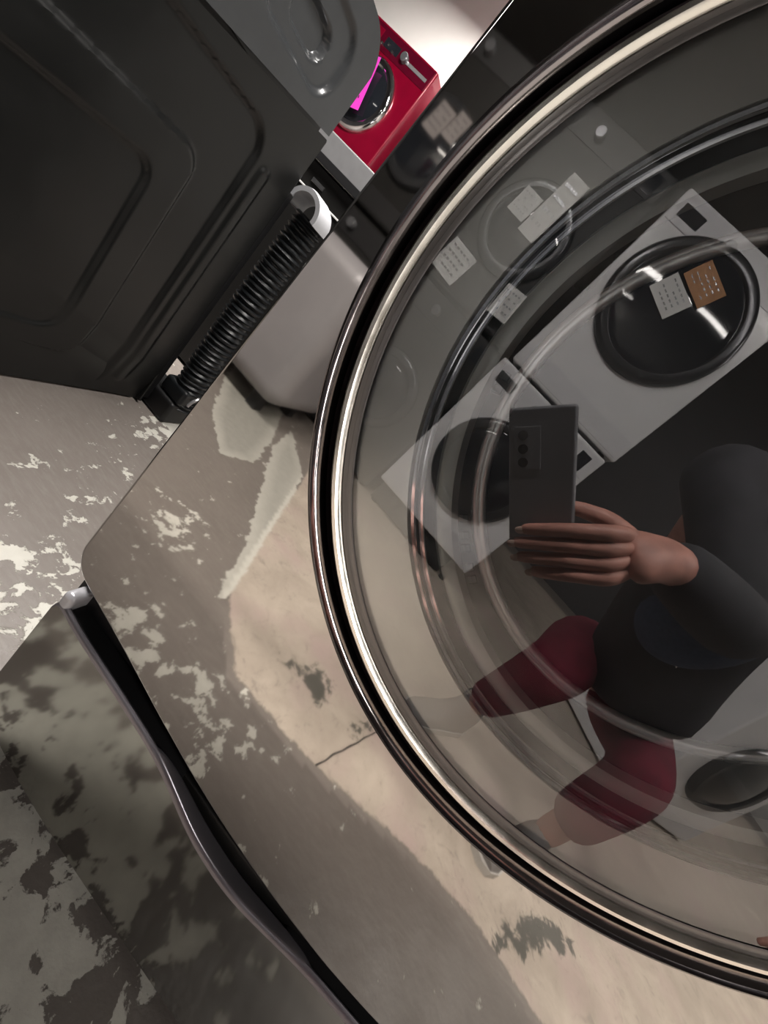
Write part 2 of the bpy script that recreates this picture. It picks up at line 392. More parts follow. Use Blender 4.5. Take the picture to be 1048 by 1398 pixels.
# raised surround of the door opening: crest then black inner wall
bm = BM(); revolve(bm, [(.2708, -.0310), (.2700, -.026), (.2695, -.014), (.2690, -.002)], DX, DZ, n=256)
wobj('door_surround', bm, M['gasket'])
bm = BM(); revolve(bm, [(.2885, -.0015), (.2870, -.012), (.2850, -.028), (.2830, -.0355), (.2805, -.0400), (.2778, -.0415), (.2755, -.0403), (.2735, -.0380), (.2718, -.0345), (.2708, -.0310)], DX, DZ, n=256); wobj('surround_edge', bm, M['rim'])
bm = BM(); revolve(bm, [(.2692, -.002), (.262, -.001), (.24, -.001)], DX, DZ, n=192); wobj('opening_recess', bm, M['black'])
# control strip above the door
bm = box(BM(), .03, W-.03, -.004, .003, Z0+.835, Z0+.945, .003); cs = wobj('control_panel', bm, M['black'])
bm = BM(); revolve(bm, [(0, -.03), (.026, -.03), (.030, -.026), (.031, -.004)], DX, Z0+.89, n=48); wobj('dial', bm, M['chrome'], cs)

door = empty('door', (0, 0, 0), None, None); door.parent = washer; door.location = (DX-W/2, -.35, DZ-(Z0-.028)); 
def dobj(name, bm, m_): return wobj(name, bm, m_, door)
bm = BM(); revolve(bm, [(.258, 0), (.2645, -.004), (.2655, -.030), (.2640, -.037)], DX, DZ, n=192); dobj('door_rim', bm, M['black'])
bm = BM(); revolve(bm, [(.2643, -.036), (.2635, -.0395), (.2615, -.0418), (.2590, -.0418), (.2570, -.040), (.2555, -.0375), (.2545, -.034)], DX, DZ, n=256); dobj('outer_trim_ring', bm, M['chrome'])
bm = BM(); revolve(bm, [(.2552, -.0385), (.252, -.0392), (.2490, -.0405), (.247, -.0400)], DX, DZ, n=256); dobj('inner_bezel', bm, M['bezel'])
bm = BM(); revolve(bm, [(.2515, -.0395), (.20, -.0395), (.1, -.0395), (0, -.0395)], DX, DZ, n=192); dobj('door_glass', bm, M['glass'])
bm = BM(); revolve(bm, [(.2505, -.036), (.2095, -.036), (.2085, -.034)], DX, DZ, n=192); dobj('glass_border', bm, M['border'])
bm = BM(); revolve(bm, torus(.2065, -.0355, .0026, 8), DX, DZ, n=256, closed=True); dobj('inner_trim_ring', bm, M['bright_chrome'])
bm = BM(); revolve(bm, torus(.2008, -.0325, .0020, 8), DX, DZ, n=256, closed=True); dobj('inner_trim_ring', bm, M['bright_chrome'])
bm = BM(); revolve(bm, [(.2045, -.033), (.199, -.029), (.193, -.026)], DX, DZ, n=192); dobj('dark_band', bm, M['teal'])
bm = BM(); revolve(bm, [(.193, -.026), (.191, -.0295), (.187, -.031), (.181, -.030), (.1775, -.024)], DX, DZ, n=192); dobj('grey_band', bm, M['bowlring'])
bm = BM(); revolve(bm, [(.178, -.022), (.174, -.006), (.170, .008), (.166, .020), (.160, .036), (.150, .055), (.130, .068), (.09, .074), (0, .076)], DX, DZ, n=192); dobj('glass_bowl', bm, M['bowl'])
bm = BM(); revolve(bm, torus(.1655, .018, .0042, 12), DX, DZ, n=192, closed=True); dobj('bowl_highlight', bm, M['highlight'])  # pale ring standing in for the bright highlight in the bowl glass
# row of small dark windows moulded round the bowl
for a in (196.5, 199.5, 229, 233, 236, 240.5, 243.5):
    bm = BM(); r = .1765; th = math.radians(a)
    mt = Matrix.Translation((DX+(r-.002)*math.cos(th), -.0105, DZ+(r-.002)*math.sin(th))) @ Matrix.Rotation(-th, 4, 'Y')
    bmesh.ops.create_cube(bm, size=1, matrix=mt @ Matrix.Diagonal((.006, .003, .006, 1)))
    bmesh.ops.bevel(bm, geom=bm.edges[:], offset=.0008, segments=1, affect='EDGES'); dobj('bowl_window', bm, M['teal'])
# tub behind
bm = BM(); revolve(bm, [(.205, .0), (.20, .03), (.215, .06), (.235, .10), (.24, .45), (.20, .47), (0, .47)], DX, DZ, n=96); wobj('drum', bm, M['drum'])
for k in range(3):
    th = PI/2 + k*2*PI/3 + .4; bm = BM()
    tube(bm, [(DX+.225*math.cos(th), .12, DZ+.225*math.sin(th)), (DX+.215*math.cos(th), .2, DZ+.215*math.sin(th)), (DX+.215*math.cos(th), .40, DZ+.215*math.sin(th))], [.02, .03, .02], 12)
    wobj('drum_paddle', bm, M['graph_m'])

def sstep(a, b, v): t = min(1, max(0, (v-a)/(b-a))); return t*t*(3-2*t)
# ------------------------------------------------------------------ pedestal drawer
ped = empty('pedestal_drawer', (W/2, .35, 0), 'dark steel pedestal drawer with a long finger slot, under the big washer', 'drawer')
def zlip(x):                                         # top edge of the drawer front, scooped at the finger slot
    return Z0 + float(np.interp(x, ZLX, ZLZ))
def zpb(x):
    u = (x-DX)/DX; return .012 + .055*max(0, abs(u)-.1)**3.0
bm = BM(); NX = 160; cols = []
for i in range(NX+1):
    x = .018 + (W-.036)*i/NX; e = min(x-.018, W-.018-x); rc = .03
    dz = rc - math.sqrt(max(0, rc*rc-(rc-e)**2)) if e < rc else 0
    dt = .012 - math.sqrt(max(0, .012**2-(.012-e)**2)) if e < .012 else 0
    zt, zb = zlip(x)-dt, zpb(x)+dz
    col = [bm.verts.new((x, .020, zb)), bm.verts.new((x, .004, zb)), bm.verts.new((x, 0, zb+.004))]
    for k in range(0, 9): col.append(bm.verts.new((x, 0, zb+.0055 + (zt-.007-zb-.0055)*k/8)))
    cols.append(col)
for a, b in zip(cols, cols[1:]):
    for k in range(len(a)-1): bm.faces.new((a[k], b[k], b[k+1], a[k+1]))
for c_ in (cols[0], cols[-1]):
    vb = [bm.verts.new((v.co.x, .02, v.co.z)) for v in c_]
    for k in range(len(c_)-1): bm.faces.new((c_[k], c_[k+1], vb[k+1], vb[k]))
def pobj(n, bm, m_, par=None, smooth=True): return wobj(n, bm, m_, par or ped, smooth)
df = pobj('drawer_front', bm, M['steel_ped'])
bm = BM(); cols = []
for i in range(NX+1):
    x = .018 + (W-.036)*i/NX; e = min(x-.018, W-.018-x); dt = .012 - math.sqrt(max(0, .012**2-(.012-e)**2)) if e < .012 else 0
    zt = zlip(x)-dt; s = max(0, 1-((x-.335)/.13)**2)**.7
    pr = [(0, -.007), (.0006, -.0045), (.002, -.0018), (.004, 0), (.005+.012*s, .001*s), (.0065+.013*s, -.002), (.0075+.013*s, -.02), (.0075+.013*s, -.05)]
    cols.append([bm.verts.new((x, y, zt+z)) for y, z in pr])
for a, b in zip(cols, cols[1:]):
    for k in range(len(a)-1): bm.faces.new((a[k], b[k], b[k+1], a[k+1]))
pobj('drawer_lip', bm, M['lip'])
bm = BM()                                            # dark gutter behind the lip
cols = []
for i in range(NX+1):
    x = .018 + (W-.036)*i/NX; s = sstep(.092, .080, abs(x-.338))
    zt = zlip(x)-.008; cols.append([bm.verts.new((x, .006+.012*s, zt-.055*s)), bm.verts.new((x, .058, zt-.055*s)), bm.verts.new((x, .06, max(zt, Z0-.029)))])
for a, b in zip(cols, cols[1:]):
    for k in range(2): bm.faces.new((a[k], b[k], b[k+1], a[k+1]))
pobj('gutter', bm, M['black'])
for s, x in ((1, .018), (-1, W-.018)):
    bm = BM(); z = zlip(.03); box(bm, min(x, x+s*.016), max(x, x+s*.016), .0005, .03, z-.010, Z0-.0285+.024, .006, 5); pobj('end_cap', bm, M['cap'])
pobj('pedestal_box', box(BM(), .03, W-.03, .022, .72, .03, Z0-.055, .004), M['graph_m'])
pobj('pedestal_foot', box(BM(), .05, .11, .05, .11, 0, .031, .004), M['rubber']); pobj('pedestal_foot', box(BM(), W-.11, W-.05, .05, .11, 0, .031, .004), M['rubber'])
pobj('pedestal_foot', box(BM(), .05, .11, .62, .68, 0, .031, .004), M['rubber']); pobj('pedestal_foot', box(BM(), W-.11, W-.05, .62, .68, 0, .031, .004), M['rubber'])
pobj('mounting_rail', box(BM(), .03, W-.03, .07, .70, Z0-.056, Z0-.0275, .003), M['black'])

# ================================================================== black machine at the left, its pressed side panel towards us
bx = -.65
blk = empty('black_washing_machine', (bx-.34, .36, 0), 'black machine beyond the washer\'s left edge, pressed side panel and ribbed hose showing', 'washing machine')
def bobj(n, bm, m_, par=None, smooth=True): return wobj(n, bm, m_, par or blk, smooth)
def rr(y, z, y0, y1, z0, z1, r):
    cy, cz = (y0+y1)/2, (z0+z1)/2; qy = abs(y-cy)-(y1-y0)/2+r; qz = abs(z-cz)-(z1-z0)/2+r
    return math.hypot(max(qy, 0), max(qz, 0)) + min(max(qy, qz), 0) - r
def sstep(a, b, v): t = min(1, max(0, (v-a)/(b-a))); return t*t*(3-2*t)
def crease(y): return Z0 + .54 + (y-.329)*.17
def press(y, z):
    h = 0
    d1 = rr(y, z, -.1, .575, .02, Z0+.505, .06); h += -.010*sstep(.006, -.006, d1)
    d2 = rr(y, z, .0, .475, .10, Z0+.372, .05); h += .012*sstep(.006, -.006, d2)
    d3 = rr(y, z, .10, .40, .16, Z0+.30, .04); h += -.008*sstep(.006, -.006, d3)
    d4 = rr(y, z, .60, .63, .06, Z0+.45, .014); h += .006*sstep(.006, -.006, d4)
    zl = Z0 + .013 - (y-.251)*.35; h -= .16*max(0, zl-z)
    return h
def press_top(y, z):
    h = 0
    d1 = rr(y, z, .40, .635, Z0+.625, Z0+.76, .05); h += -.010*sstep(.007, -.007, d1)
    d2 = rr(y, z, .47, .580, Z0+.655, Z0+.715, .028); h += -.016*sstep(.006, -.008, d2)
    return h
def grid(ny, nz, fy, fz, fh, mi=0, bm=None):
    bm = bm or BM(); g = []
    for i in range(ny+1):
        row = []
        for k in range(nz+1):
            y = fy(i/ny); z = fz(k/nz, y); row.append(bm.verts.new((bx+fh(y, z), y, z)))
        g.append(row)
    for i in range(ny):
        for k in range(nz): bm.faces.new((g[i][k], g[i+1][k], g[i+1][k+1], g[i][k+1]))
    return bm
bobj('side_panel', grid(150, 190, lambda t: .0+.71*t, lambda t, y: .006 + (crease(y)-.004-.006)*t, press), M['dark_panel'])
TZ = Z0 + .815
def topz(t, y):
    z1 = TZ
    if y > .62: q = (y-.62)/.09; z1 = TZ - .075*(1-math.sqrt(max(0, 1-q*q)))
    return crease(y)+.004 + (z1-crease(y)-.004)*t
bobj('upper_panel', grid(110, 70, lambda t: .0+.708*t, topz, press_top), M['lit_cover'])
bobj('cabinet', box(BM(), bx-.68, bx-.022, .0, .700, .006, Z0+.56, .004), M['dark_panel'])
bm = BM(); pr = [(0, crease(0)), (0, TZ)]
ys = [0, .3, .5, .62] + [.62+.08*math.sin(a*PI/16) for a in range(1, 9)]
top = [(y, TZ if y <= .62 else TZ-.075*(1-math.sqrt(max(0, 1-((y-.62)/.09)**2)))) for y in ys]; top[-1] = (.700, top[-1][1])
ol = [(0, Z0+.54)] + top + [(.700, Z0+.56)]
va = [bm.verts.new((bx-.024, y, z)) for y, z in ol]; vb = [bm.verts.new((bx-.68, y, z)) for y, z in ol]
bm.faces.new(va); bm.faces.new(vb)
for k in range(len(ol)): q = (k+1) % len(ol); bm.faces.new((va[k], va[q], vb[q], vb[k]))
bobj('upper_cabinet', bm, M['lit_cover'])
bm = BM(); box(bm, bx-.03, bx-.001, .708, .716, .01, Z0+.60, .003); bobj('rear_seam', bm, M['dark_panel'])
bm = BM(); box(bm, bx-.2, bx-.005, .712, .74, .02, Z0+.46, .006); bobj('rear_cover', bm, M['black'])
# ribbed hose climbing the back, with its grey guide
bm = BM(); path = catmull([(-.600, .795, .055), (-.610, .792, .20), (-.616, .79, .42), (-.616, .79, .60), (-.616, .79, Z0+.45)], 40); rads = []
s = 0; prev = path[0]
for p_ in path:
    s += (p_-prev).length; prev = p_; rads.append(.042 + .0045*math.sin(2*PI*s/.0165))
tube(bm, path, rads, 20); bobj('ribbed_hose', bm, M['hose'])
bm = BM(); pts = [(-.619 + .050*math.cos(a), .775, Z0+.452+.045*math.sin(a)) for a in [PI*(k/20*1.12-.06) for k in range(21)]]
for p_ in pts: pass
rg = []
for k, a in enumerate([PI*(k/24*1.10-.05) for k in range(25)]):
    c_, s_ = math.cos(a), math.sin(a)
    rg.append([bm.verts.new((-.619+r*c_, y, Z0+.452+r*s_*.95)) for r, y in ((.043, .735), (.056, .735), (.059, .745), (.059, .795), (.056, .805), (.043, .805))])
for a, b in zip(rg, rg[1:]):
    for k in range(6): bm.faces.new((a[k], a[(k+1) % 6], b[(k+1) % 6], b[k]))
bm.faces.new(rg[0]); bm.faces.new(rg[-1])
bobj('hose_guide', bm, M['hook'])
bm = BM(); box(bm, -.86, -.572, .735, .835, .0, .075, .012, 3); bobj('rear_base', bm, M['black'])
bm = BM(); box(bm, -.66, -.565, .745, .825, .075, .13, .012, 3); bobj('pump_housing', bm, M['hose'])
bm = BM(); pts = [(-.545+.0*k, .79+.036*math.cos(PI*k/10), .10+.036*math.sin(PI*k/10)) for k in range(11)]; tube(bm, pts, .005, 8); bobj('hose_clamp', bm, M['trim'])
for y in (.06, .64):
    for x in (bx-.62, bx-.05):
        bobj('foot', box(BM(), x-.02, x+.02, y-.02, y+.02, 0, .007, .002), M['rubber'])

# ================================================================== generic front loaders
def loader(x0, yf, z0, label, kind='white', h=.98, wdt=.686, group=None, dep=.70, sign=-1, dc=None, dr=.225, side=1, stack='washer', name=None, base=.015):
    """front face at y=yf; sign=+1: front faces +y (towards the dark washer); -1: front faces -y"""
    body, panel, ringm, glassm = {'white': ('white', 'white2', 'dkring', 'doordark'), 'red': ('red', 'red2', 'bright_chrome', 'doordark'), 'dark': ('graph_m', 'black', 'dkring', 'doordark')}[kind]
    t = empty(name or ('tumble_dryer' if stack == 'dryer' else 'washing_machine'), (x0+wdt/2, yf, z0), label, 'dryer' if stack == 'dryer' else 'washing machine', group)
    s = sign
    def Y(a, b): return (min(-s*a, -s*b), max(-s*a, -s*b))   # a,b: depth behind the face (negative = proud)
    def bx_(n, x0_, x1_, a, b, za, zb, m_, bev=.003, par=None, seg=2):
        bm = BM(); y0_, y1_ = Y(a, b); box(bm, x0_, x1_, y0_, y1_, za, zb, bev, seg); return obj(n, bm, m_, par or t)
    H = wdt/2; dz = dc or h*.45
    if base > .05: bx_('plinth', -H+.03, H-.10, .03, dep-.02, .015, base+.005, M['rubber'])
    bx_('body', -H, H, .0, dep, base, h, M[body], .012, seg=3)
    cp = bx_('control_panel', -H+.012, H-.012, -.004, .004, h-.135, h-.014, M[panel], .003)
    bx_('display', -.30 if s > 0 else -.09, -.19 if s > 0 else .04, -.006, .0, h-.105, h-.05, M['screen'], .002, cp)
    bx_('drawer_front', -H+.03 if s < 0 else H-.11, -H+.21 if s < 0 else H-.05, -.006, .0, h-.12, h-.035, M['screen' if kind != 'red' else 'red'], .003, cp)
    bm = BM(); pr = [(0, -.032), (.022, -.032), (.026, -.028), (.028, -.004)]; revolve(bm, [(r, -s*y) for r, y in pr], (.10 if s < 0 else -.05), h-.078, n=32); obj('dial', bm, M['knob'], cp)
    d = empty('door', (0, 0, dz), None, None); d.parent = t
    bm = BM(); revolve(bm, [(r, -s*y) for r, y in [(dr+.012, 0), (dr+.012, -.012), (dr+.002, -.030), (dr-.012, -.036), (dr-.035, -.034), (dr-.045, -.022)]], 0, 0, n=72); obj('door_ring', bm, M[ringm], d)
    bm = BM(); revolve(bm, [(r, -s*y) for r, y in [(dr-.043, -.024), (dr-.07, -.034), (.08, -.044), (0, -.046)]], 0, 0, n=72); obj('door_glass', bm, M[glassm], d)
    bx_('toe_panel', -H+.01, H-.01, -.003, .004, base+.015, base+.11, M[panel], .003)
    for fx in (-H+.06, H-.06):
        for fy in (.06, dep-.06):
            bm = BM(); bmesh.ops.create_cone(bm, cap_ends=True, segments=16, radius1=.02, radius2=.018, depth=.018, matrix=Matrix.Translation((fx, -s*fy, .008))); obj('foot', bm, M['rubber'], t)
    return t
def sheet(name, x0, x1, z0, z1, y, sign, label, m_, cat='sign', tilt=0, marks=True, group=None, rows=4, curl=.004):
    t = empty(name, ((x0+x1)/2, y, (z0+z1)/2), label, cat, group); t.rotation_euler = (0, tilt, 0)
    bm = BM(); g = []
    hw, hh = (x1-x0)/2, (z1-z0)/2
    for i in range(9):
        g.append([(x, z) for x in [-hw+2*hw*i/8] for z in (-hh, -hh*.5, 0, hh*.5, hh)])
    f_ = [[bm.verts.new((x, sign*(.0015+curl*(x/hw)**2*(z < 0)*(z/hh)**2), z)) for x, z in r] for r in g]; b_ = [[bm.verts.new((v.co.x, v.co.y-sign*.0006, v.co.z)) for v in r] for r in f_]
    for G in (f_, b_):
        for i in range(8):
            for k in range(4): bm.faces.new((G[i][k], G[i+1][k], G[i+1][k+1], G[i][k+1]))
    for i in range(8):
        for k in (0, 4): bm.faces.new((f_[i][k], f_[i+1][k], b_[i+1][k], b_[i][k]))
    for k in range(4):
        for i in (0, 8): bm.faces.new((f_[i][k], f_[i][k+1], b_[i][k+1], b_[i][k]))
    obj('sheet', bm, m_, t)
    if marks:
        bm = BM()
        for r in range(rows):
            zz = hh*(.65-1.2*r/max(1, rows-1)); n = 5
            for q in range(n):
                if random.random() < .2: continue
                xx = -hw*.75+1.5*hw*q/n; y0, y1 = sorted((sign*(.002+curl*.9), sign*(.0024+curl*.9)))
                box(bm, xx, xx+hw*.18, y0, y1, zz-hh*.05, zz+hh*.05)
        o = obj('print', bm, M['ink'] if m_ is M['pink'] else M['knob'], t, smooth=False)
    return t

# ---- the white tower across the aisle (seen mirrored in the door glass)
TX = -.170
w1 = loader(TX, -1.9, 0, 'white front-loading washer at the bottom of the white tower, mirrored in the glass door', 'white', .99, sign=1, dc=.555, dr=.25, base=.13)
w2 = loader(TX+.03, -1.9, .992, 'white dryer with orange tag on its door, upper machine of the mirrored white tower', 'white', .94, sign=1, dc=.58, dr=.29, stack='dryer', wdt=.68)
bm = BM(); box(bm, .14, .21, .0041, .0062, .885, .94, .001); obj('blue_sticker', bm, M['blue'], w1)
sheet('energy_tag', .065, .215, Z0+1.26, Z0+1.37, -1.848, 1, 'small grey and white card on the mirrored dryer door, lower of its two tags', M['paper'], 'tag', .35, curl=.001)
sheet('energy_tag', .12, .275, Z0+1.37, Z0+1.475, -1.847, 1, 'orange card on the mirrored dryer door, upper of its two tags', M['orange'], 'tag', .35, curl=.001)
# ---- second white tower further right
w3 = loader(1.62, -1.75, 0, 'white washer low at the right edge of the door glass reflection', 'white', .99, sign=1, dc=.45, dr=.21)
w4 = loader(1.62, -1.75, .992, 'white dryer standing on the rightmost mirrored white washer', 'white', .94, sign=1, dc=.50, dr=.23, stack='dryer')
for q in (w3, w4): q.location.x = 2.02; q.location.y = -1.92; q.rotation_euler.z = -.47
# ---- dark stacks to the left of the tower, with papers
k1 = loader(-.88, -1.95, 0, 'graphite washer beside the white tower, first left of it', 'dark', .99, sign=1, dr=.21)
k2 = loader(-.88, -1.95, .992, 'graphite dryer with two papers, stacked beside the white tower', 'dark', .96, sign=1, dr=.21, stack='dryer')
k3 = loader(-1.59, -1.95, 0, 'graphite washer second left of the white tower', 'dark', .99, sign=1, dr=.21)
k4 = loader(-1.59, -1.95, .992, 'graphite dryer second left of the white tower, pale papers on it', 'dark', .96, sign=1, dr=.21, stack='dryer')
k5 = loader(-2.30, -1.95, 0, 'graphite washer third left of the white tower', 'dark', .99, sign=1, dr=.21)
k6 = loader(-2.30, -1.95, .992, 'graphite dryer third left of the white tower', 'dark', .96, sign=1, dr=.21, stack='dryer')
sheet('paper_sheet', -.76, -.60, Z0+.76, Z0+.92, -1.905, 1, 'printed white paper low on the dark stack, nearest the glass border', M['paper'], 'paper', .1, group=None)
sheet('paper_sheet', -.40, -.29, Z0+.80, Z0+.95, -1.900, 1, 'small white paper beside the white tower\'s edge', M['paper'], 'paper', -.1)
sheet('paper_sheet', -.66, -.56, Z0+1.15, Z0+1.27, -1.903, 1, 'short white paper on the graphite dryer, left of the long one', M['paper'], 'paper', .05)
sheet('paper_sheet', -.55, -.45, Z0+1.12, Z0+1.42, -1.904, 1, 'long white paper on the graphite dryer beside the white tower', M['paper'], 'paper', .05)
sheet('paper_sheet', -1.30, -1.20, Z0+1.17, Z0+1.31, -1.905, 1, 'pale grey paper reflected in the upper steel panel', M['grey_paper'], 'paper', .1)
sheet('paper_sheet', -1.19, -1.11, Z0+1.20, Z0+1.33, -1.904, 1, 'narrow pale paper reflected in the steel beside the wider one', M['grey_paper'], 'paper', .1)
# ---- low grey cabinet in front of the dark stacks (grey shape mirrored in the steel)
t = empty('grey_appliance', (-1.16, -1.56, 0), 'low grey rounded appliance mirrored in the steel left of the door', 'appliance')
bm = BM(); box(bm, -.53, .53, -.26, .26, .08, .785, .09, 6); obj('body', bm, M['grey_m'], t)
bm = BM(); box(bm, -.40, -.10, .2585, .266, .60, .63, .003); obj('handle_strip', bm, M['trim'], t)
for x in (-.40, .40):
    for y in (-.15, .15): obj('foot', box(BM(), x-.03, x+.03, y-.03, y+.03, 0, .09, .003), M['rubber'], t)

# ================================================================== behind: grey machine, red dryer stack, white machine
g = empty('grey_washing_machine', (-.86, 1.12, 0), 'dark machine with pale silver top band, between the black machine and the red dryer', 'washing machine')
obj('body', box(BM(), -.36, .36, .0, .66, .012, .885, .006), M['graph_m'], g)
cp = obj('silver_band', box(BM(), -.36, .36, -.012, .66, .887, .985, .006, 3), M['trim'], g)
obj('control_slot', box(BM(), -.30, .34, -.0145, -.010, .888, .915, .002), M['black'], cp)
obj('white_line', box(BM(), -.30, .20, -.0035, .001, .80, .806, .001), M['paper'], g)
obj('badge', box(BM(), -.10, -.04, -.0035, .001, .83, .845, .001), M['bright_chrome'], g)
for x in (-.3, .3):
    for y in (.06, .6): obj('foot', box(BM(), x-.02, x+.02, y-.02, y+.02, 0, .013, .002), M['rubber'], g)
r1 = loader(-2.60, 2.6, 0, 'red washer under the red dryer, mostly hidden', 'red', .975, sign=-1)
r2 = loader(-2.60, 2.6, .977, 'bright red dryer with a pink tag, at the top of the photo', 'red', .98, sign=-1, dc=.60, dr=.215, stack='dryer')
cpn = [c for c in r2.children if c.name.startswith('control_panel')][0]
bm = BM(); box(bm, .10, .31, -.0075, -.004, .885, .905, .001); obj('light_strip', bm, M['trim'], cpn)
for q in range(5):
    bm = BM(); bmesh.ops.create_icosphere(bm, subdivisions=1, radius=.011, matrix=Matrix.Translation((-.20+.05*q, -.008, .88+.018*(q % 2)))); obj('button', bm, M['bright_chrome'], cpn)
pt = sheet('pink_tag', -2.285, -2.19, 1.45, 1.76, 2.52, -1, 'bright pink price tag hanging on the red dryer\'s door', M['pink'], 'tag', -.28, rows=3, curl=.001)
r3 = loader(-1.86, 2.70, 0, 'white washer beside the red washer, mostly hidden', 'white', .97, sign=-1)
r4 = loader(-1.86, 2.70, .972, 'white dryer just right of the red dryer, showing as a sliver', 'white', .97, sign=-1, stack='dryer')

# ================================================================== the phone, in the camera's own tilt
PHR = Matrix((R0, -R1, -R2)).transposed().to_4x4()      # local x right, y up, z back
ph = empty('phone', CAM + R0*.034 + R1*.022 - R2*.010, 'grey smartphone held up in front of the mirrored person', 'phone')
ph.rotation_euler = PHR.to_euler()
obj('case', box(BM(), -.038, .038, -.082, .082, -.004, .004, .0038, 3), M['phone'], ph)
obj('screen', box(BM(), -.035, .035, -.079, .079, .0041, .0048, .0003, 1), M['screen'], ph)
lb = obj('camera_bump', box(BM(), -.036+.006, -.036+.036, .010, .060, -.0058, -.0035, .001, 2), M['phone'], ph)
for yy in (.018, .034, .050):
    bm = BM(); bmesh.ops.create_cone(bm, cap_ends=True, segments=20, radius1=.0058, radius2=.0058, depth=.001, matrix=Matrix.Translation((-.036+.016, yy, -.0060))); obj('lens', bm, M['lens'], lb)

# ================================================================== the crouching person
per = empty('person', (.95, -1.0, 0), 'crouching person in dark jacket and maroon trousers holding a phone, mirrored in the glass', 'person')
def skinmesh(name, chains, m_, sub=2, parent=per):
    """chains: list of [(point, radius), ...]; first point of a later chain may reuse an earlier point"""
    vs_ = []; rs = []; es = []; idx = {}
    for ch in chains:
        prev = None
        for p, r in ch:
            key = tuple(round(c, 4) for c in p)
            if key not in idx: idx[key] = len(vs_); vs_.append(p); rs.append(r)
            i = idx[key]
            if prev is not None and prev != i: es.append((prev, i))
            prev = i
    me = bpy.data.meshes.new(name); me.from_pydata([tuple(v) for v in vs_], es, []); me.update()
    o = bpy.data.objects.new(name, me); C.objects.link(o)
    md = o.modifiers.new('skin', 'SKIN'); sb = o.modifiers.new('sub', 'SUBSURF'); sb.levels = sub; sb.render_levels = sub
    for i, r in enumerate(rs):
        sv = me.skin_vertices[0].data[i]; r2 = r if isinstance(r, tuple) else (r, r); sv.radius = r2; sv.use_root = (i == 0)
    me.materials.append(m_)
    dg = bpy.context.evaluated_depsgraph_get(); dg.update()
    ev = o.evaluated_get(dg); nm = bpy.data.meshes.new_from_object(ev); o.modifiers.clear(); o.data = nm; nm.name = name
    if not nm.materials: nm.materials.append(m_)
    nm.polygons.foreach_set('use_smooth', [True]*len(nm.polygons))
    o.parent = parent; o.matrix_parent_inverse = Matrix.Translation(-wloc(parent)); return o
V = Vector
pel = V((.90, -1.12, .46)); wst = V((.82, -1.00, .60)); chs = V((.70, -.82, .84)); nck = V((.68, -.73, 1.04)); hd0 = V((.67, -.70, 1.11)); hd1 = V((.66, -.66, 1.20)); hd2 = V((.66, -.66, 1.27))
shL = V((.90, -.76, .97)); shR = V((.50, -.74, .97))
kR = V((.68, -.82, .43)); aR = V((.72, -1.00, .10)); kL = V((.99, -.80, .42)); aL = V((1.00, -.80, .10))
hipR = V((.82, -1.16, .45)); hipL = V((1.00, -1.10, .45))
# hands: wrist positions from the camera frame
def cf(a, b, c): return CAM + R0*a + R1*b + R2*c
wrR = cf(.165, .12, -.05); elR = V((.64, -.50, .76))
wrL = V((1.42, -.80, .50)); elL = V((1.24, -.82, .72))
body = skinmesh('body', [[(pel, .09), (wst, .085), (chs, .10), (nck, .055), (hd0, .060), (hd1, (.094, .105)), (hd2, (.085, .098))],
    [(chs, .10), (shR, .030), (elR, .030), (wrR, .027), (cf(.142, .113, -.026), (.036, .021)), (cf(.122, .109, -.012), (.036, .018))],
    [(chs, .10), (shL, .030), (elL, .030), (wrL, .026), (V((1.45, -.79, .46)), (.028, .016))],
    [(pel, .09), (hipR, .062), (kR, .045), (aR, .034)], [(pel, .09), (hipL, .062), (kL, .045), (aL, .034)]], M['skin'])
# fingers of the hand wrapped behind the phone, each its own chain rooted inside the palm
fing = []
for k, (b, ln) in enumerate(((.080, .098), (.098, .108), (.116, .104), (.133, .086))):
    root = cf(.130, b+.004*(1.5-k), -.018); k1_ = cf(.112, b, .004); k2_ = cf(.112-ln*.42, b-.002, .013); k3_ = cf(.112-ln*.75, b+.001, .010); tp = cf(.112-ln, b+.004, .004)
    fing.append([(root, .0105), (k1_, .0105), (k2_, .0092), (k3_, .0083), (tp, .0068)])
hand_objs = []
for ch in fing:
    hand_objs.append(skinmesh('finger', [ch], M['skin'], 2, body))
hand_objs.append(skinmesh('thumb', [[(cf(.135, .10, -.03), .014), (cf(.105, .075, -.035), .012), (cf(.075, .062, -.026), .0098), (cf(.055, .058, -.022), .008)]], M['skin'], 2, body))
for k in range(4):                                   # left hand hanging at the side
    o_ = V((.022*(k-1.5), 0, 0)); skinmesh('finger', [[(V((1.45, -.79, .460))+o_*.7, .0095), (V((1.46, -.80, .42))+o_, .0095), (V((1.46, -.80, .39))+o_*1.1, .0085), (V((1.455, -.80, .365))+o_*1.15, .0075)]], M['skin'], 2, body)
skinmesh('thumb', [[(V((1.44, -.78, .46)), .012), (V((1.42, -.77, .43)), .011), (V((1.41, -.77, .405)), .009), (V((1.41, -.775, .385)), .0075)]], M['skin'], 2, body)
for ch in fing:
    tp = ch[-1][0]; bm = BM(); c_ = tp + R2*.0058 + R0*.001
    mt = Matrix((R0, -R1, R2)).transposed().to_4x4(); mt.translation = c_
    bmesh.ops.create_uvsphere(bm, u_segments=12, v_segments=8, radius=1, matrix=mt @ Matrix.Diagonal((.0065, .0048, .0016, 1)))
    o = obj('nail', bm, M['nail']); o.parent = body; o.matrix_parent_inverse = Matrix.Translation(-wloc(body))
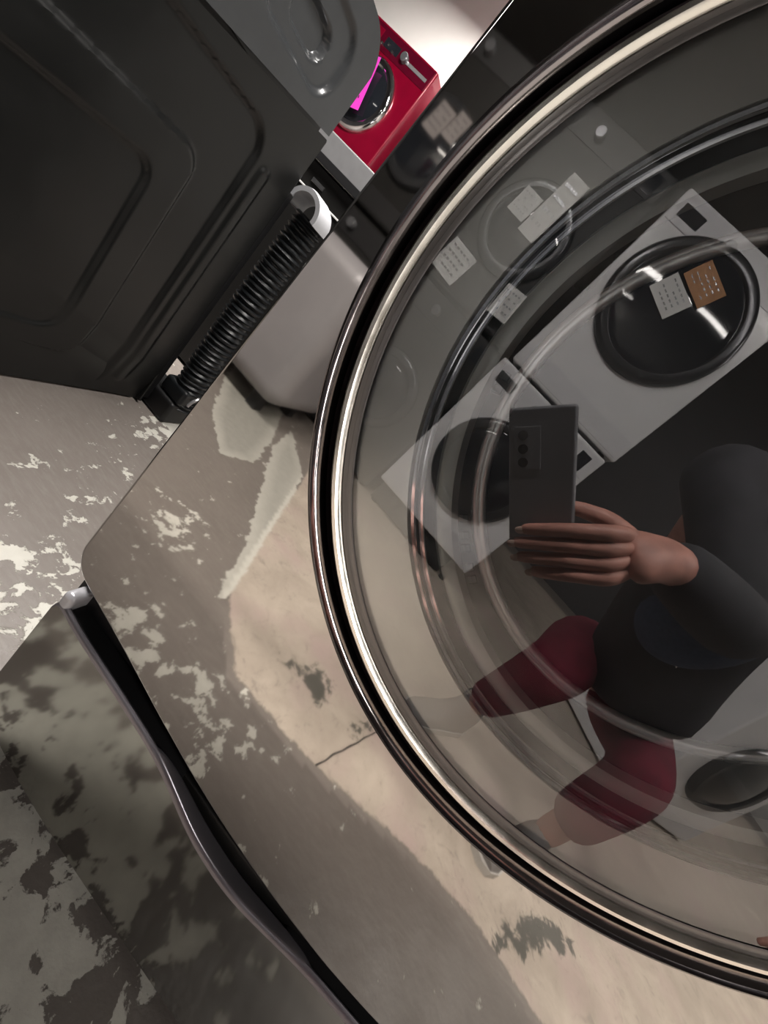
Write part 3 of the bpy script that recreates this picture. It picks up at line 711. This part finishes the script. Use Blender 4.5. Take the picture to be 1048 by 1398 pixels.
# clothing
jk = skinmesh('jacket', [[(V((.93, -.97, .46)), (.215, .17)), (wst+V((.05, .02, 0)), (.20, .16)), (chs, (.19, .16)), (nck-V((0, .01, .06)), (.15, .10)), (nck-V((0, 0, .0)), .062)]], M['jacket'])
for sh, el, wr, k in ((shR, elR, wrR, .02), (shL, elL, wrL, .14)):
    skinmesh('sleeve', [[(sh*.6+chs*.4+V((0, 0, .03)), .088), (sh, .082), ((sh+el)/2, .068), (el, .060), ((el+wr)/2, .052), (wr+(el-wr)*k, .038)]], M['jacket'], 2, jk)
tr = skinmesh('trousers', [[(pel+V((.0, .03, .08)), (.17, .15)), (pel+V((.01, -.02, -.01)), (.175, .15))]], M['maroon'])
for hp, kn, an, up, rr_ in ((hipR, kR, aR, .04, .056), (hipL, kL, aL, .07, .060)):
    skinmesh('trouser_leg', [[(hp+V((0, -.02, 0)), .10), (hp, .122), ((hp+kn)/2, .098), (kn, .082), ((kn+an)/2, .068), (an+V((0, 0, up)), rr_)]], M['maroon'], 2, tr)
zp = BM(); tube(zp, [chs+V((-.06, .165, .10)), chs+V((-.03, .178, 0)), chs+V((.01, .150, -.12)), wst+V((.02, .19, -.02))], .002, 6); o = obj('zip', zp, M['bright_chrome']); o.parent = per; o.matrix_parent_inverse = Matrix.Translation(-wloc(per))
bm = BM(); bmesh.ops.create_uvsphere(bm, u_segments=24, v_segments=16, radius=1, matrix=Matrix.Translation(chs+V((.03, .03, -.06))) @ Matrix.Rotation(-.45, 4, 'X') @ Matrix.Diagonal((.10, .155, .16, 1)))
o = obj('denim_shirt', bm, M['denim']); o.parent = per; o.matrix_parent_inverse = Matrix.Translation(-wloc(per))
def shoe(ax, toe):
    d = (toe-ax); d.z = 0; L_ = d.length; d.normalize(); n = V((-d.y, d.x, 0)); heel = ax - d*.06; heel.z = 0
    bm = BM(); secs = [(0, .030, .115), (.03, .040, .15), (.08, .042, .15), (.14, .042, .085), (.20, .046, .055), (.25, .042, .045), (.28, .026, .034)]
    rgs = []
    for s_, hw, hh in secs:
        c_ = heel + d*s_; rgs.append([bm.verts.new(c_ + n*hw*math.cos(a) + V((0, 0, .018 + (hh-.018)*max(0, math.sin(a))**.8 if math.sin(a) > 0 else .018))) for a in [2*PI*k/14 for k in range(14)]])
    for a, b in zip(rgs, rgs[1:]):
        for k in range(14): bm.faces.new((a[k], a[(k+1) % 14], b[(k+1) % 14], b[k]))
    bm.faces.new(rgs[0]); bm.faces.new(rgs[-1])
    o = obj('shoe', bm, M['shoe']); o.parent = per; o.matrix_parent_inverse = Matrix.Translation(-wloc(per))
    bm = BM(); vt = []
    ol = [(s_, hw+.004) for s_, hw, hh in secs]; ring = [heel+d*(s_)+n*hw for s_, hw in ol] + [heel+d*(ol[-1][0]+.012)] + [heel+d*s_-n*hw for s_, hw in reversed(ol)] + [heel-d*.01]
    a = [bm.verts.new((p.x, p.y, 0)) for p in ring]; b = [bm.verts.new((p.x, p.y, .02)) for p in ring]
    bm.faces.new(a); bm.faces.new(b)
    for k in range(len(ring)): q = (k+1) % len(ring); bm.faces.new((a[k], a[q], b[q], b[k]))
    s2 = obj('sole', bm, M['sole'], o)
shoe(aR, V((.58, -.86, 0))); shoe(aL, V((.86, -.53, 0)))
# head: hair, eyes, nose, ears, mouth
bm = BM(); bmesh.ops.create_uvsphere(bm, u_segments=24, v_segments=16, radius=1, matrix=Matrix.Translation(hd1+V((.012, -.026, .042))) @ Matrix.Rotation(.45, 4, 'X') @ Matrix.Diagonal((.090, .098, .078, 1)))
for v in list(bm.verts):
    v.co += V((1, 1, 1))*.004*mnoise.noise(v.co*40)
o = obj('hair', bm, M['hair']); o.parent = per; o.matrix_parent_inverse = Matrix.Translation(-wloc(per))
fd = V((-.5, .86, -.12)).normalized(); sd = fd.cross(V((0, 0, 1))).normalized()
def face_bit(n, c_, sc_, m_, par=body):
    bm = BM(); mt = Matrix((sd, fd, V((0, 0, 1)))).transposed().to_4x4(); mt.translation = c_
    bmesh.ops.create_uvsphere(bm, u_segments=14, v_segments=10, radius=1, matrix=mt @ Matrix.Diagonal((*sc_, 1))); o = obj(n, bm, m_); o.parent = par; o.matrix_parent_inverse = Matrix.Translation(-wloc(par)); return o
hc = hd1 + V((0, 0, .005))
for s in (-1, 1):
    face_bit('eye', hc+fd*.0715+sd*.030*s, (.011, .006, .006), M['paper']); face_bit('iris', hc+fd*.0765+sd*.030*s, (.005, .0025, .005), M['lens'])
    face_bit('ear', hc+sd*.082*s, (.010, .022, .032), M['skin'])
face_bit('nose', hc+fd*.088+V((0, 0, -.022)), (.014, .018, .022), M['skin'])
face_bit('mouth', hc+fd*.078+V((0, 0, -.055)), (.024, .008, .006), M['nail'])
